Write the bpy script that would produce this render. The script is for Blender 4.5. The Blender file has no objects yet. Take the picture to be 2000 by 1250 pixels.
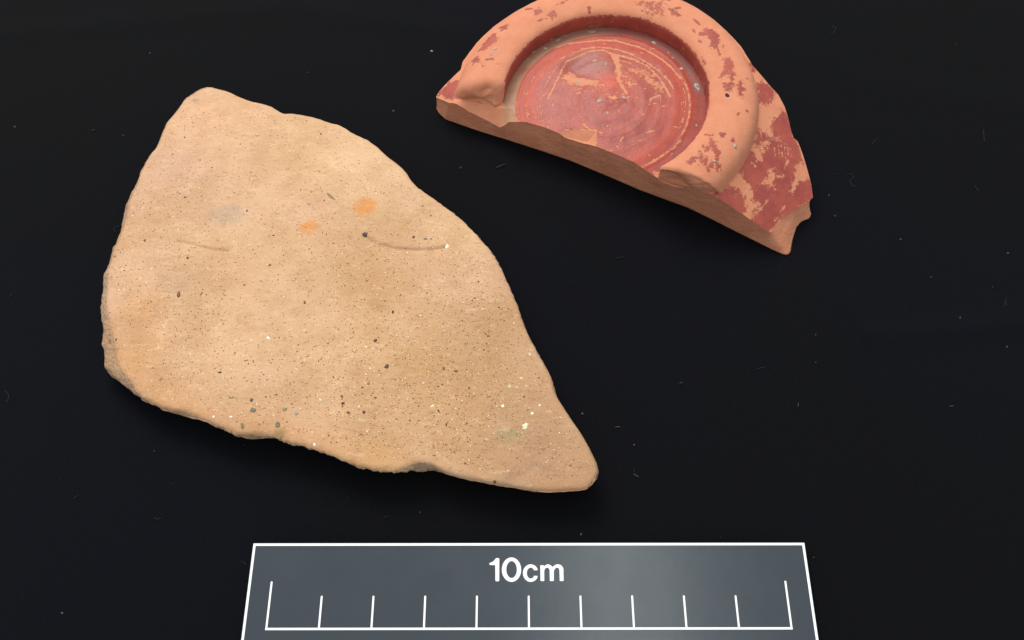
import bpy, bmesh, math, random
import numpy as np
from mathutils import Vector

S = bpy.context.scene
C = S.collection
CM = 0.01
random.seed(7)
rng = np.random.default_rng(11)

# ---- camera ----
cam_data = bpy.data.cameras.new('camera')
cam = bpy.data.objects.new('camera', cam_data)
C.objects.link(cam)
cam_data.sensor_width = 36.0
cam_data.lens = 31.5
cam_data.clip_start = 0.005
cam_data.clip_end = 20.0
cam.location = (0, 0, 0.1803)
cam.rotation_euler = (math.atan(0.5), 0, 0)
S.camera = cam

# ---- light: a dim room, a large ceiling light beyond the finds, a ceiling tube overhead ----
W = bpy.data.worlds.new('World')
S.world = W
W.use_nodes = True
W.node_tree.nodes['Background'].inputs[0].default_value = (0.95, 0.97, 1.0, 1)
W.node_tree.nodes['Background'].inputs[1].default_value = 0.74


def area_lamp(name, loc, target, sx, sy, watts, col):
    d = bpy.data.lights.new(name, 'AREA')
    d.shape = 'RECTANGLE'
    d.size, d.size_y, d.energy, d.color = sx, sy, watts, col
    o = bpy.data.objects.new(name, d)
    C.objects.link(o)
    o.location = loc
    o.rotation_euler = (Vector(target) - Vector(loc)).to_track_quat('-Z', 'Y').to_euler()
    return o


area_lamp('ceiling_light', (-0.22, 0.60, 0.64), (0, 0.1, 0), 0.5, 0.42, 6.6, (1.0, 0.96, 0.90))
area_lamp('ceiling_tube', (0.165, 0.25, 1.2), (0.165, 0.25, 0), 0.17, 1.6, 3.7, (0.93, 1.0, 0.97))
S.view_settings.view_transform = 'Standard'
S.view_settings.look = 'None'
S.view_settings.exposure = 0.0
S.view_settings.gamma = 1.0

# ---- measured shapes, centimetres on the cloth ----
TX, TY = 0.075, 0.03                  # the dish fragment rests slightly tilted on the cloth
OX, OY = 2.22, 14.38                  # axis of the foot ring on the cloth
PROF_R = [0, 1, 1.8, 2.15, 2.42, 2.7, 3.5, 3.7, 3.9, 4.4, 5.0, 5.8]
PROF_Z = [1.10, 1.09, 1.03, .96, .92, .93, .97, .94, .84, .60, .29, -.12]
SHERD = [[-7.64, 15.417, 0.037], [-7.413, 15.317, 0.037], [-7.143, 15.234, 0.037], [-6.792, 15.02, 0.037], [-6.373, 14.857, 0.037], [-6.043, 14.776, 0.037], [-5.845, 14.614, 0.037], [-5.653, 14.486, 0.037], [-5.478, 14.518, 0.037], [-5.076, 14.438, 0.037], [-4.563, 14.246, 0.037], [-4.27, 14.142, 0.037], [-4.118, 14.056, 0.037], [-3.895, 13.884, 0.037], [-3.68, 13.759, 0.037], [-3.419, 13.604, 0.037], [-3.157, 13.342, 0.037], [-3.005, 13.174, 0.037], [-2.719, 12.917, 0.037], [-2.574, 12.752, 0.037], [-2.456, 12.589, 0.037], [-2.362, 12.417, 0.037], [-2.207, 12.235, 0.037], [-1.994, 12.075, 0.037], [-1.713, 11.844, 0.037], [-1.338, 11.53, 0.037], [-1.093, 11.29, 0.037], [-0.79, 10.942, 0.037], [-0.491, 10.558, 0.037], [-0.29, 10.22, 0.037], [-0.109, 9.769, 0.037], [0.147, 9.122, 0.037], [0.309, 8.597, 0.037], [0.552, 8.007, 0.037], [0.755, 7.623, 0.037], [0.907, 7.245, 0.037], [0.949, 6.984, 0.037], [1.113, 6.652, 0.037], [1.347, 6.291, 0.037], [1.537, 5.973, 0.037], [1.662, 5.695, 0.037], [1.765, 5.415, 0.037], [1.776, 5.28, 0.037], [1.563, 5.012, 0.037], [1.467, 4.932, 0.037], [1.005, 4.917, 0.037], [0.615, 4.886, 0.037], [0.185, 4.943, 0.037], [-0.309, 5.026, 0.037], [-0.804, 5.128, 0.037], [-1.241, 5.234, 0.035], [-1.471, 5.329, 0.058], [-1.639, 5.383, 0.095], [-1.908, 5.366, 0.107], [-2.135, 5.329, 0.058], [-2.298, 5.287, 0.038], [-2.567, 5.287, 0.032], [-2.966, 5.366, 0.032], [-3.34, 5.49, 0.032], [-3.653, 5.624, 0.032], [-4.195, 5.815, 0.032], [-4.671, 5.947, 0.032], [-4.997, 6.035, 0.051], [-5.349, 6.024, 0.08], [-5.601, 6.057, 0.047], [-5.868, 6.19, 0.052], [-6.212, 6.335, 0.036], [-6.588, 6.47, 0.055], [-6.885, 6.549, 0.094], [-7.151, 6.606, 0.056], [-7.58, 6.794, 0.063], [-7.856, 6.95, 0.063], [-8.134, 7.163, 0.149], [-8.375, 7.34, 0.24], [-8.629, 7.523, 0.294], [-8.753, 7.701, 0.326], [-8.847, 8.027, 0.328], [-8.941, 8.431, 0.247], [-9.039, 8.855, 0.198], [-9.138, 9.198, 0.18], [-9.149, 9.586, 0.16], [-9.229, 9.894, 0.134], [-9.179, 10.167, 0.109], [-9.144, 10.476, 0.087], [-9.11, 10.935, 0.117], [-9.059, 11.094, 0.127], [-9.078, 11.521, 0.144], [-9.071, 11.922, 0.134], [-8.976, 12.309, 0.122], [-8.929, 12.618, 0.097], [-8.859, 12.993, 0.067], [-8.767, 13.235, 0.048], [-8.652, 13.465, 0.037], [-8.603, 13.681, 0.037], [-8.566, 14.072, 0.037], [-8.511, 14.342, 0.037], [-8.372, 14.566, 0.037], [-8.292, 14.776, 0.037], [-8.23, 15.02, 0.037], [-8.04, 15.201, 0.037], [-7.844, 15.35, 0.037]]
STAINS_AND_SHADE = [[-3.376, 11.532, 0.273, 0.238, -20, [234, 158, 88], 1.0, 1], [-4.604, 10.991, 0.252, 0.205, -20, [234, 162, 98], 0.95, 1], [-6.583, 11.336, 0.525, 0.281, -10, [196, 174, 152], 0.62, 1], [-7.323, 9.25, 0.546, 0.594, 0, [206, 178, 154], 0.6, 0], [-7.416, 8.811, 0.63, 0.432, 0, [228, 186, 152], 0.5, 0], [-8.081, 8.935, 0.42, 0.54, 0, [238, 178, 128], 0.5, 0], [-7.984, 7.72, 0.735, 0.648, -40, [240, 182, 132], 0.8, 0], [-6.365, 8.441, 0.945, 2.16, 0, [236, 194, 146], 0.4, 0], [-7.071, 6.796, 0.945, 0.432, 20, [236, 178, 128], 0.7, 0], [-4.556, 6.02, 1.68, 0.432, 12, [226, 168, 118], 0.5, 0], [-2.664, 5.59, 0.945, 0.486, 5, [228, 176, 122], 0.7, 0], [-8.038, 12.448, 0.84, 1.08, 0, [226, 182, 154], 0.8, 0], [-7.228, 14.268, 0.945, 0.648, 0, [236, 186, 146], 0.6, 0], [-4.617, 13.039, 1.68, 0.972, 15, [244, 206, 158], 0.5, 0], [-2.911, 9.313, 1.365, 0.648, 25, [205, 160, 110], 0.5, 0], [-1.502, 7.485, 1.26, 0.648, 30, [204, 156, 106], 0.7, 0], [0.618, 5.804, 1.365, 1.188, 35, [186, 148, 118], 0.85, 0], [-0.433, 7.839, 1.155, 1.728, 20, [200, 160, 122], 0.68, 0], [-2.099, 6.571, 1.575, 0.864, 10, [216, 174, 130], 0.5, 0], [0.915, 5.273, 0.945, 0.432, 10, [206, 160, 124], 0.6, 0], [-0.083, 6.031, 0.252, 0.151, -10, [165, 158, 118], 0.9, 1], [-7.251, 12.014, 0.273, 0.324, 0, [205, 165, 125], 0.5, 0], [-7.691, 11.8, 0.42, 0.216, 0, [212, 172, 135], 0.5, 0], [-5.748, 10.489, 2.1, 0.432, 8, [230, 190, 142], 0.4, 0], [-2.81, 11.308, 0.84, 0.648, 10, [215, 178, 130], 0.4, 0], [-1.16, 10.895, 0.735, 0.648, 0, [238, 200, 150], 0.5, 0], [-4.066, 9.698, 0.63, 0.27, 0, [215, 180, 135], 0.4, 0], [-2.884, 8.91, 0.21, 0.086, 10, [190, 150, 100], 0.8, 0], [-4.718, 6.075, 0.168, 0.13, 20, [165, 135, 95], 0.8, 1], [-6.015, 6.796, 0.945, 0.216, 5, [216, 176, 132], 0.3, 0], [0.102, 5.22, 0.42, 0.108, -30, [180, 145, 118], 0.6, 0], [0.611, 5.378, 0.315, 0.086, 20, [180, 140, 115], 0.6, 0], [-7.881, 14.842, 0.084, 0.043, 0, [160, 150, 140], 1, 1], [-3.237, 7.72, 2.31, 1.296, 20, [232, 190, 136], 0.35, 0]]  # broad brown at the tail is partly its own tone, partly painted shade
GRITS = [[-3.321, 10.786, 0.144, 0.107, 0, 'plum'], [-2.219, 10.718, 0.072, 0.075, 0, 'dark'], [-1.94, 10.677, 0.113, 0.053, 0, 'green'], [-1.453, 10.462, 0.103, 0.139, 20, 'white'], [-4.19, 11.814, 0.309, 0.075, -42, 'green'], [-7.292, 9.263, 0.103, 0.182, 10, 'brown'], [-7.239, 10.183, 0.103, 0.064, -20, 'brown'], [-2.897, 8.114, 0.082, 0.096, 0, 'wine'], [-2.619, 7.509, 0.103, 0.128, 0, 'wine'], [0.265, 6.217, 0.165, 0.118, 30, 'cream'], [-1.64, 6.65, 0.113, 0.053, 35, 'cream'], [-0.189, 6.65, 0.072, 0.075, 0, 'white'], [-5.192, 8.186, 0.082, 0.075, 0, 'white'], [-6.115, 7.404, 0.093, 0.043, 10, 'dark'], [-5.3, 6.571, 0.185, 0.107, -10, 'green'], [-4.771, 6.261, 0.124, 0.15, 0, 'green'], [-5.487, 6.239, 0.093, 0.139, 0, 'green'], [-4.651, 6.583, 0.093, 0.096, 0, 'green'], [-4.409, 6.482, 0.093, 0.086, 0, 'grey'], [-5.777, 6.83, 0.175, 0.043, 0, 'green'], [-3.988, 5.825, 0.072, 0.096, 0, 'white'], [-5.358, 6.774, 0.082, 0.075, 0, 'plum'], [-6.108, 6.427, 0.062, 0.064, 0, 'white'], [-5.752, 6.427, 0.082, 0.043, 0, 'white'], [-3.946, 6.785, 0.062, 0.075, 0, 'white'], [-5.376, 9.972, 0.062, 0.086, -40, 'brown'], [-0.892, 7.046, 0.062, 0.075, 0, 'brown'], [-1.168, 7.415, 0.103, 0.064, 0, 'brown'], [-1.5, 6.538, 0.041, 0.086, 30, 'dark'], [-1.333, 6.25, 0.031, 0.086, 0, 'dark'], [-4.495, 9.035, 0.062, 0.096, 20, 'brown'], [0.409, 6.493, 0.072, 0.064, 0, 'white'], [-0.053, 7.081, 0.082, 0.075, 0, 'cream'], [0.192, 7.276, 0.103, 0.043, 0, 'cream'], [-3.356, 7.732, 0.072, 0.064, 0, 'cream'], [-3.092, 7.958, 0.052, 0.053, 0, 'cream'], [-3.475, 6.706, 0.082, 0.075, 0, 'wine'], [-3.028, 6.504, 0.072, 0.075, 0, 'wine'], [-3.353, 6.504, 0.082, 0.075, 0, 'brown'], [-2.82, 6.83, 0.072, 0.053, 0, 'brown'], [-3.1, 7.046, 0.062, 0.064, 0, 'brown'], [-0.513, 8.246, 0.052, 0.075, 0, 'brown'], [-7.345, 7.276, 0.103, 0.086, 0, 'ochre'], [-5.867, 9.479, 0.062, 0.043, 0, 'brown'], [-4.62, 13.707, 0.062, 0.064, 0, 'brown'], [-7.909, 13.631, 0.052, 0.053, 0, 'brown'], [-7.591, 11.842, 0.052, 0.053, 0, 'dark'], [-6.08, 11.434, 0.062, 0.086, 20, 'brown'], [-2.566, 8.786, 0.062, 0.075, 0, 'wine'], [-3.508, 6.853, 0.062, 0.064, 0, 'brown'], [0.379, 7.839, 0.062, 0.053, 0, 'cream'], [0.568, 6.683, 0.052, 0.053, 0, 'white'], [-0.344, 5.075, 0.072, 0.053, 0, 'brown'], [1.173, 5.409, 0.082, 0.043, 0, 'green'], [-1.427, 7.474, 0.072, 0.075, 0, 'brown'], [-8.312, 10.677, 0.072, 0.075, 0, 'brown']]
GROOVES = [([[-7.553, 10.623], [-7.314, 10.569], [-6.949, 10.449], [-6.652, 10.382], [-6.362, 10.355]], 0.035, 0.045), ([[-3.329, 10.731], [-3.169, 10.596], [-2.932, 10.489], [-2.582, 10.409], [-2.179, 10.368], [-1.778, 10.395], [-1.516, 10.449]], 0.05, 0.05), ([[-3.743, 6.184], [-3.214, 6.075]], 0.01, 0.05), ([[-3.244, 11.169], [-3.079, 10.963], [-2.948, 10.731]], 0.012, 0.06), ([[-2.827, 11.588], [-2.751, 11.308], [-2.816, 11.032]], 0.01, 0.06), ([[-2.107, 11.308], [-2.023, 11.518], [-1.826, 11.588]], 0.012, 0.06)]
RIM_TOP = [[-1.915, 15.061], [-1.55, 14.7], [-1.08, 14.49], [-0.6, 14.26], [-0.17, 14.03], [0.358, 13.927], [0.905, 13.648], [1.252, 13.44], [1.574, 13.299], [1.987, 13.074], [2.396, 12.86], [2.861, 12.603], [3.356, 12.231], [3.884, 11.979], [4.492, 11.72], [4.843, 11.533], [5.394, 11.275], [5.958, 11.028], [6.135, 11.249], [6.299, 11.428], [6.507, 11.608], [6.715, 11.745], [6.929, 11.898], [7.119, 12.064], [7.095, 12.41], [7.011, 12.814], [6.944, 13.1], [6.884, 13.312], [6.829, 13.432], [6.736, 13.473], [6.689, 13.668], [6.65, 14.015], [6.595, 14.325], [6.474, 14.643], [6.236, 14.915], [6.065, 15.155], [5.893, 15.386], [5.682, 15.994], [5.349, 16.571], [4.921, 17.081], [4.411, 17.509], [3.834, 17.842], [3.209, 18.07], [2.553, 18.185], [1.887, 18.185], [1.231, 18.07], [0.606, 17.842], [0.029, 17.509], [-0.481, 17.081], [-0.909, 16.571], [-1.242, 15.994], [-1.288, 15.709], [-1.481, 15.552], [-1.674, 15.379], [-1.829, 15.226]]
RIM_LOW = [[-1.959, 15.103], [-1.86, 14.889], [-1.684, 14.692], [-0.901, 14.352], [-0.192, 14.079], [0.636, 13.747], [1.452, 13.404], [2.253, 12.989], [3.101, 12.536], [4.234, 12.018], [4.868, 11.626], [5.66, 11.127], [6.272, 10.75], [6.408, 10.694], [6.515, 10.778], [6.594, 11.085], [6.745, 11.468], [6.877, 11.626], [7.098, 11.727], [7.188, 11.916], [7.011, 12.814], [6.944, 13.1], [6.884, 13.312], [6.829, 13.432], [6.736, 13.473], [6.689, 13.668], [6.65, 14.015], [6.595, 14.325], [6.474, 14.643], [6.236, 14.915], [6.065, 15.155], [5.893, 15.386], [5.682, 15.994], [5.349, 16.571], [4.921, 17.081], [4.411, 17.509], [3.834, 17.842], [3.209, 18.07], [2.553, 18.185], [1.887, 18.185], [1.231, 18.07], [0.606, 17.842], [0.029, 17.509], [-0.481, 17.081], [-0.909, 16.571], [-1.242, 15.994], [-1.288, 15.709], [-1.481, 15.552], [-1.674, 15.379], [-1.829, 15.226]]
RING_ENDS = {'rt': [[3.368, 12.225], [4.589, 11.599]], 'rb': [[3.357, 12.231], [4.515, 11.781]], 'lt': [[-1.276, 14.731], [-0.185, 14.662]], 'lb': [[-1.247, 14.723], [-0.162, 14.453]]}
FLOOR_PAINT = [(0, [[3.282, 12.401], [4.026, 12.285], [4.684, 11.918], [4.662, 11.633], [3.347, 12.102]], 0, 0.05), (0, [[-1.351, 14.734], [-0.188, 14.598], [0.037, 14.262], [0.198, 13.93], [0.0, 13.746], [-0.745, 13.934], [-1.505, 14.3]], 0, 0.05), (-1, [[0.114, 14.574], [0.119, 14.363], [0.155, 14.117]], 0.012, 0.06), (-1, [[1.098, 16.2], [1.359, 16.293], [1.76, 16.319], [2.219, 16.341], [2.617, 16.302], [2.893, 16.161], [3.169, 16.032], [3.439, 15.85], [3.651, 15.656], [3.831, 15.43], [4.007, 15.176], [4.108, 15.035]], 0.03, 0.06), (-1, [[4.108, 15.035], [4.203, 14.825], [4.255, 14.616], [4.262, 14.204], [4.216, 13.902], [4.133, 13.608], [4.005, 13.35]], 0.017, 0.06), (-1, [[3.97, 13.226], [3.793, 13.006], [3.511, 12.789], [3.234, 12.61], [3.042, 12.495]], 0.022, 0.06), (-1, [[1.749, 16.071], [2.176, 16.082], [2.458, 16.035], [2.872, 15.856], [3.274, 15.537], [3.614, 15.197], [3.79, 14.943], [3.907, 14.659]], 0.024, 0.06), (-1, [[0.866, 14.587], [0.981, 14.767], [1.085, 15.06], [1.218, 15.377], [1.339, 15.686], [1.598, 15.813], [1.887, 15.96], [2.256, 15.978], [2.476, 15.838], [2.614, 15.784], [2.997, 15.602], [3.318, 15.367], [3.573, 15.016], [3.716, 14.695], [3.794, 14.451]], 0.028, 0.06), (-1, [[2.473, 15.799], [2.567, 15.447], [2.607, 15.151], [2.57, 14.976], [2.67, 14.759], [2.768, 14.545]], 0.045, 0.06), (-1, [[1.56, 14.629], [1.811, 14.691]], 0.02, 0.06), (-1, [[3.283, 14.212], [3.335, 14.382], [3.562, 14.486]], 0.02, 0.06), (-1, [[3.562, 14.486], [3.562, 14.28]], 0.015, 0.06), (-1, [[0.851, 13.644], [0.868, 13.872], [0.966, 13.977]], 0.022, 0.06), (-1, [[1.696, 13.722], [1.826, 13.571], [2.118, 13.438]], 0.026, 0.06), (-1, [[0.715, 14.676], [0.668, 14.3], [0.74, 13.854]], 0.009, 0.04), (-1, [[2.551, 13.181], [2.609, 13.288]], 0.022, 0.06), (-1, [[4.052, 14.386], [4.068, 14.052]], 0.008, 0.04), (-1, [[3.181, 13.414], [3.332, 13.46]], 0.014, 0.06), (-1, [[0.999, 14.293], [0.973, 14.365]], 0.02, 0.06), (-1, [[0.335, 14.196], [0.404, 14.157]], 0.025, 0.06), (-1, [[0.497, 14.338], [0.515, 14.182]], 0.018, 0.06), (-1, [[0.728, 14.639], [0.869, 14.728]], 0.015, 0.06), (-1, [[0.788, 14.88], [0.963, 15.296]], 0.012, 0.06), (-1, [[0.963, 15.296], [1.109, 15.503]], 0.016, 0.06), (-1, [[1.285, 13.599], [2.013, 13.51]], 0.03, 0.1), (0, [[2.895, 15.321], [3.119, 15.315], [3.358, 15.127], [3.59, 14.872], [3.655, 14.625], [3.461, 14.625], [3.307, 14.802], [3.16, 15.093], [2.97, 15.17]], 0, 0.28), (0, [[1.213, 15.155], [1.414, 15.355], [1.498, 15.345], [1.659, 15.143], [1.878, 15.021], [2.098, 14.971], [2.23, 14.803], [1.981, 14.802], [1.705, 14.856], [1.429, 14.894], [1.32, 14.995]], 0, 0.12), (0, [[2.193, 14.595], [2.41, 14.53], [2.553, 14.626], [2.564, 14.573], [2.451, 14.51], [2.515, 14.42], [2.51, 14.318], [2.351, 14.429]], 0, 0.12), (0, [[2.57, 14.976], [2.679, 14.934], [2.646, 14.83], [2.541, 14.942]], 0, 0.12), (0, [[2.773, 14.893], [2.858, 14.923], [2.891, 14.781], [2.821, 14.75]], 0, 0.12), (0, [[2.74, 15.054], [2.875, 14.975], [2.766, 15.017]], 0, 0.12), (0, [[1.066, 13.477], [1.394, 13.621], [2.012, 13.477], [1.998, 13.07], [1.65, 13.094], [1.278, 13.281]], 0, 0.08), (0, [[2.475, 15.819], [2.612, 15.753], [2.678, 15.442], [2.688, 15.11], [2.553, 15.19]], 0, 0.15)]
WALL_PAINT = [(1, [[6.236, 13.743], [6.685, 13.881], [6.729, 13.483], [6.801, 13.29], [6.857, 12.947], [6.668, 12.579], [6.617, 12.342], [6.741, 12.371], [7.055, 12.448], [7.152, 12.16], [7.013, 11.962], [6.23, 11.405], [5.927, 11.073], [5.474, 11.178], [5.595, 11.422], [5.777, 11.657], [5.606, 11.678], [5.563, 11.984], [5.371, 12.158], [5.269, 12.356], [5.312, 12.538], [5.528, 12.82], [5.635, 12.725], [5.657, 12.62], [5.836, 12.661], [5.979, 12.979], [6.157, 13.29], [6.183, 13.54]], 0, 0.14), (1, [[4.633, 11.698], [4.852, 11.817], [5.076, 11.873], [5.323, 11.71], [5.313, 11.429], [5.17, 11.333], [4.897, 11.471], [4.733, 11.547]], 0, 0.14), (1, [[5.931, 14.759], [6.101, 14.902], [6.194, 14.857], [6.346, 14.755], [6.27, 14.463], [6.146, 14.274], [5.88, 14.23]], 0, 0.14), (1, [[6.526, 14.146], [6.676, 14.017], [6.691, 13.609], [6.797, 13.376], [6.76, 13.042], [6.092, 12.867], [6.174, 13.393], [6.253, 13.816], [6.398, 13.929]], 0, 0.14), (1, [[5.821, 15.458], [5.903, 15.448], [5.92, 15.241], [5.863, 15.197]], 0, 0.14), (1, [[5.639, 13.102], [5.88, 13.36], [6.038, 13.324], [5.791, 13.069]], 0, 0.3), (1, [[4.471, 11.638], [4.637, 11.755], [4.683, 11.67], [4.572, 11.583]], 0, 0.14), (1, [[-1.82, 15.145], [-1.603, 15.331], [-1.349, 15.348], [-1.313, 15.162], [-1.216, 14.951], [-1.305, 14.85], [-1.522, 14.834]], 0, 0.14), (1, [[-1.105, 14.761], [-1.029, 14.722], [-1.072, 14.629]], 0, 0.14), (0, [[6.001, 12.503], [6.116, 12.473], [6.076, 12.083], [5.8, 12.108], [5.895, 12.234]], 0, 0.14), (0, [[6.257, 13.377], [6.368, 13.423], [6.341, 13.309], [6.244, 13.253]], 0, 0.14), (-1, [[6.294, 13.147], [6.305, 12.886]], 0.009, 0.06), (-1, [[6.375, 13.198], [6.38, 12.876]], 0.009, 0.06), (-1, [[6.456, 13.25], [6.455, 12.867]], 0.009, 0.06), (-1, [[6.535, 13.272], [6.542, 12.978]], 0.009, 0.06), (-1, [[6.602, 13.172], [6.618, 12.969]], 0.009, 0.06), (-1, [[6.168, 13.085], [6.186, 12.885]], 0.009, 0.06), (-1, [[6.398, 12.624], [6.54, 12.861]], 0.02, 0.09), (-1, [[6.197, 12.353], [6.382, 12.424]], 0.02, 0.09), (-1, [[6.037, 12.182], [6.117, 12.038]], 0.02, 0.09), (-1, [[5.534, 11.286], [5.927, 11.763]], 0.02, 0.09), (-1, [[6.238, 11.562], [6.396, 11.751]], 0.02, 0.09), (-1, [[6.081, 11.327], [6.173, 11.42]], 0.02, 0.09), (-1, [[5.8, 12.108], [5.993, 12.391]], 0.02, 0.09), (-1, [[5.565, 12.545], [5.634, 12.479]], 0.02, 0.09), (-1, [[5.098, 11.7], [5.128, 11.755]], 0.02, 0.09), (0, [[6.712, 12.733], [6.917, 12.934], [7.026, 12.469], [6.743, 12.386], [6.596, 12.062], [6.508, 12.097], [6.653, 12.406]], 0, 0.1), (0, [[-1.519, 14.767], [-1.136, 14.761], [-0.188, 14.598], [0.037, 14.262], [0.198, 13.93], [0.0, 13.746], [-0.745, 13.934], [-1.707, 14.503]], 0, 0.05), (0, [[3.282, 12.401], [4.026, 12.285], [4.627, 11.922], [4.607, 11.683], [3.347, 12.102]], 0, 0.05)]
LEFT_BREAK = [[-1.272, 14.709], [-0.1, 14.403]]
RING_PAINT = [(1, [[-0.819, 15.872], [-0.73, 16.022], [-0.58, 16.286], [-0.398, 16.391], [-0.35, 16.191], [-0.486, 15.966], [-0.697, 15.825]], 0, 0.1), (1, [[-0.292, 16.563], [-0.107, 16.629], [-0.138, 16.432], [-0.275, 16.422]], 0, 0.1), (1, [[-0.996, 15.594], [-0.846, 15.661], [-0.798, 15.485], [-0.933, 15.456]], 0, 0.1), (2, [[-0.647, 15.494], [-0.481, 15.502]], 0.03, 0.08), (1, [[0.524, 16.944], [0.648, 17.056], [0.771, 16.986], [0.677, 16.852], [0.554, 16.841]], 0, 0.1), (1, [[0.891, 16.816], [1.016, 16.948], [1.121, 16.84], [1.011, 16.687]], 0, 0.1), (2, [[0.371, 17.097], [0.494, 17.068]], 0.035, 0.08), (2, [[1.127, 17.122], [1.376, 17.225]], 0.02, 0.08), (2, [[1.92, 16.982], [1.932, 16.88]], 0.03, 0.08), (2, [[0.643, 16.634], [0.858, 16.699]], 0.018, 0.08), (2, [[-0.736, 15.366], [-0.705, 15.307]], 0.02, 0.08), (2, [[-0.36, 15.341], [-0.3, 15.337]], 0.012, 0.08), (1, [[3.075, 17.036], [3.29, 17.08], [3.27, 17.001], [3.191, 16.947]], 0, 0.1), (1, [[3.34, 16.916], [3.673, 16.911], [3.599, 16.716], [3.392, 16.772]], 0, 0.3), (1, [[3.847, 16.818], [4.02, 16.725], [4.185, 16.534], [3.95, 16.591]], 0, 0.1), (2, [[4.055, 16.782], [4.146, 16.795]], 0.03, 0.08), (2, [[4.472, 16.395], [4.577, 16.231]], 0.03, 0.08), (1, [[4.522, 15.944], [4.712, 16.085], [4.915, 16.051], [5.025, 15.812], [4.992, 15.623], [4.86, 15.461], [4.749, 15.526], [4.828, 15.749], [4.696, 15.912], [4.573, 15.844]], 0, 0.1), (2, [[4.923, 15.514], [4.972, 15.265]], 0.02, 0.08), (2, [[4.532, 15.713], [4.559, 15.692]], 0.03, 0.08), (2, [[4.416, 16.087], [4.439, 16.008]], 0.02, 0.08), (1, [[5.06, 15.128], [5.208, 15.163], [5.258, 14.855], [5.21, 14.473], [5.117, 14.534], [5.11, 14.754], [4.978, 14.579], [4.895, 14.603], [4.935, 14.729], [5.053, 14.758]], 0, 0.1), (1, [[4.96, 14.398], [5.176, 14.421], [5.149, 14.151], [4.998, 14.197]], 0, 0.1), (1, [[5.3, 14.376], [5.398, 14.497], [5.444, 14.259], [5.341, 13.96], [5.294, 14.053]], 0, 0.1), (2, [[5.072, 15.542], [5.07, 15.466]], 0.02, 0.08), (2, [[4.567, 15.274], [4.619, 15.046]], 0.014, 0.08), (1, [[4.741, 12.999], [4.893, 12.991], [4.838, 12.857], [4.759, 12.896]], 0, 0.05), (2, [[5.534, 14.569], [5.541, 14.557]], 0.02, 0.08), (2, [[5.445, 13.618], [5.452, 13.607]], 0.016, 0.08), (2, [[5.206, 13.474], [5.239, 13.525]], 0.02, 0.08), (2, [[3.627, 17.136], [3.927, 17.093]], 0.03, 0.08), (2, [[4.407, 12.984], [4.597, 12.939]], 0.012, 0.08), (2, [[5.03, 12.846], [5.051, 12.777]], 0.03, 0.08), (1, [[4.531, 12.84], [4.64, 12.771], [4.7, 12.452], [4.654, 12.236], [4.714, 12.063], [4.624, 12.052], [4.562, 12.21], [4.41, 11.94], [4.353, 12.005], [4.455, 12.154], [4.599, 12.332], [4.591, 12.521], [4.495, 12.589], [4.404, 12.437], [4.415, 12.562]], 0, 0.1), (1, [[3.949, 12.212], [4.065, 12.377], [4.206, 12.37], [4.13, 12.233], [4.021, 12.152]], 0, 0.1), (1, [[4.247, 12.399], [4.39, 12.281], [4.354, 12.159], [4.301, 12.286]], 0, 0.2), (2, [[4.347, 12.66], [4.371, 12.501]], 0.02, 0.08)]
DEPOSITS = [[2.036, 16.689, 0.212, 0.098, 0], [1.327, 16.644, 0.165, 0.084, -30], [1.163, 16.478, 0.142, 0.084, 40], [0.841, 16.234, 0.106, 0.098, 0], [0.537, 16.158, 0.118, 0.084, 30], [3.536, 16.234, 0.177, 0.098, -35], [3.968, 15.681, 0.083, 0.084, 0], [4.149, 15.324, 0.106, 0.098, -20], [4.495, 14.777, 0.271, 0.14, -65], [4.384, 13.639, 0.071, 0.07, 0], [3.886, 15.876, 0.047, 0.056, 0], [2.043, 15.655, 0.142, 0.056, -35], [2.31, 15.47, 0.106, 0.056, 70], [1.597, 14.952, 0.094, 0.084, 0], [2.102, 14.376, 0.189, 0.098, 70], [2.277, 14.0, 0.106, 0.07, -25], [2.681, 14.446, 0.142, 0.07, -50], [0.894, 14.548, 0.106, 0.056, 0], [3.743, 12.832, 0.083, 0.07, 0], [0.405, 15.932, 0.059, 0.056, 0], [2.014, 15.631, 0.047, 0.042, 0]]
RING_DEPOSITS = [[-0.424, 15.806, 0.118, 0.07, 25], [-0.513, 15.657, 0.083, 0.112, 0], [-0.617, 15.511, 0.047, 0.042, 0], [5.082, 12.673, 0.083, 0.168, 0], [4.591, 12.239, 0.153, 0.056, -30]]
PIT = [5.025, 14.044]
DIMPLE = [1.892, 15.481, 2.388, 14.85]
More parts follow.
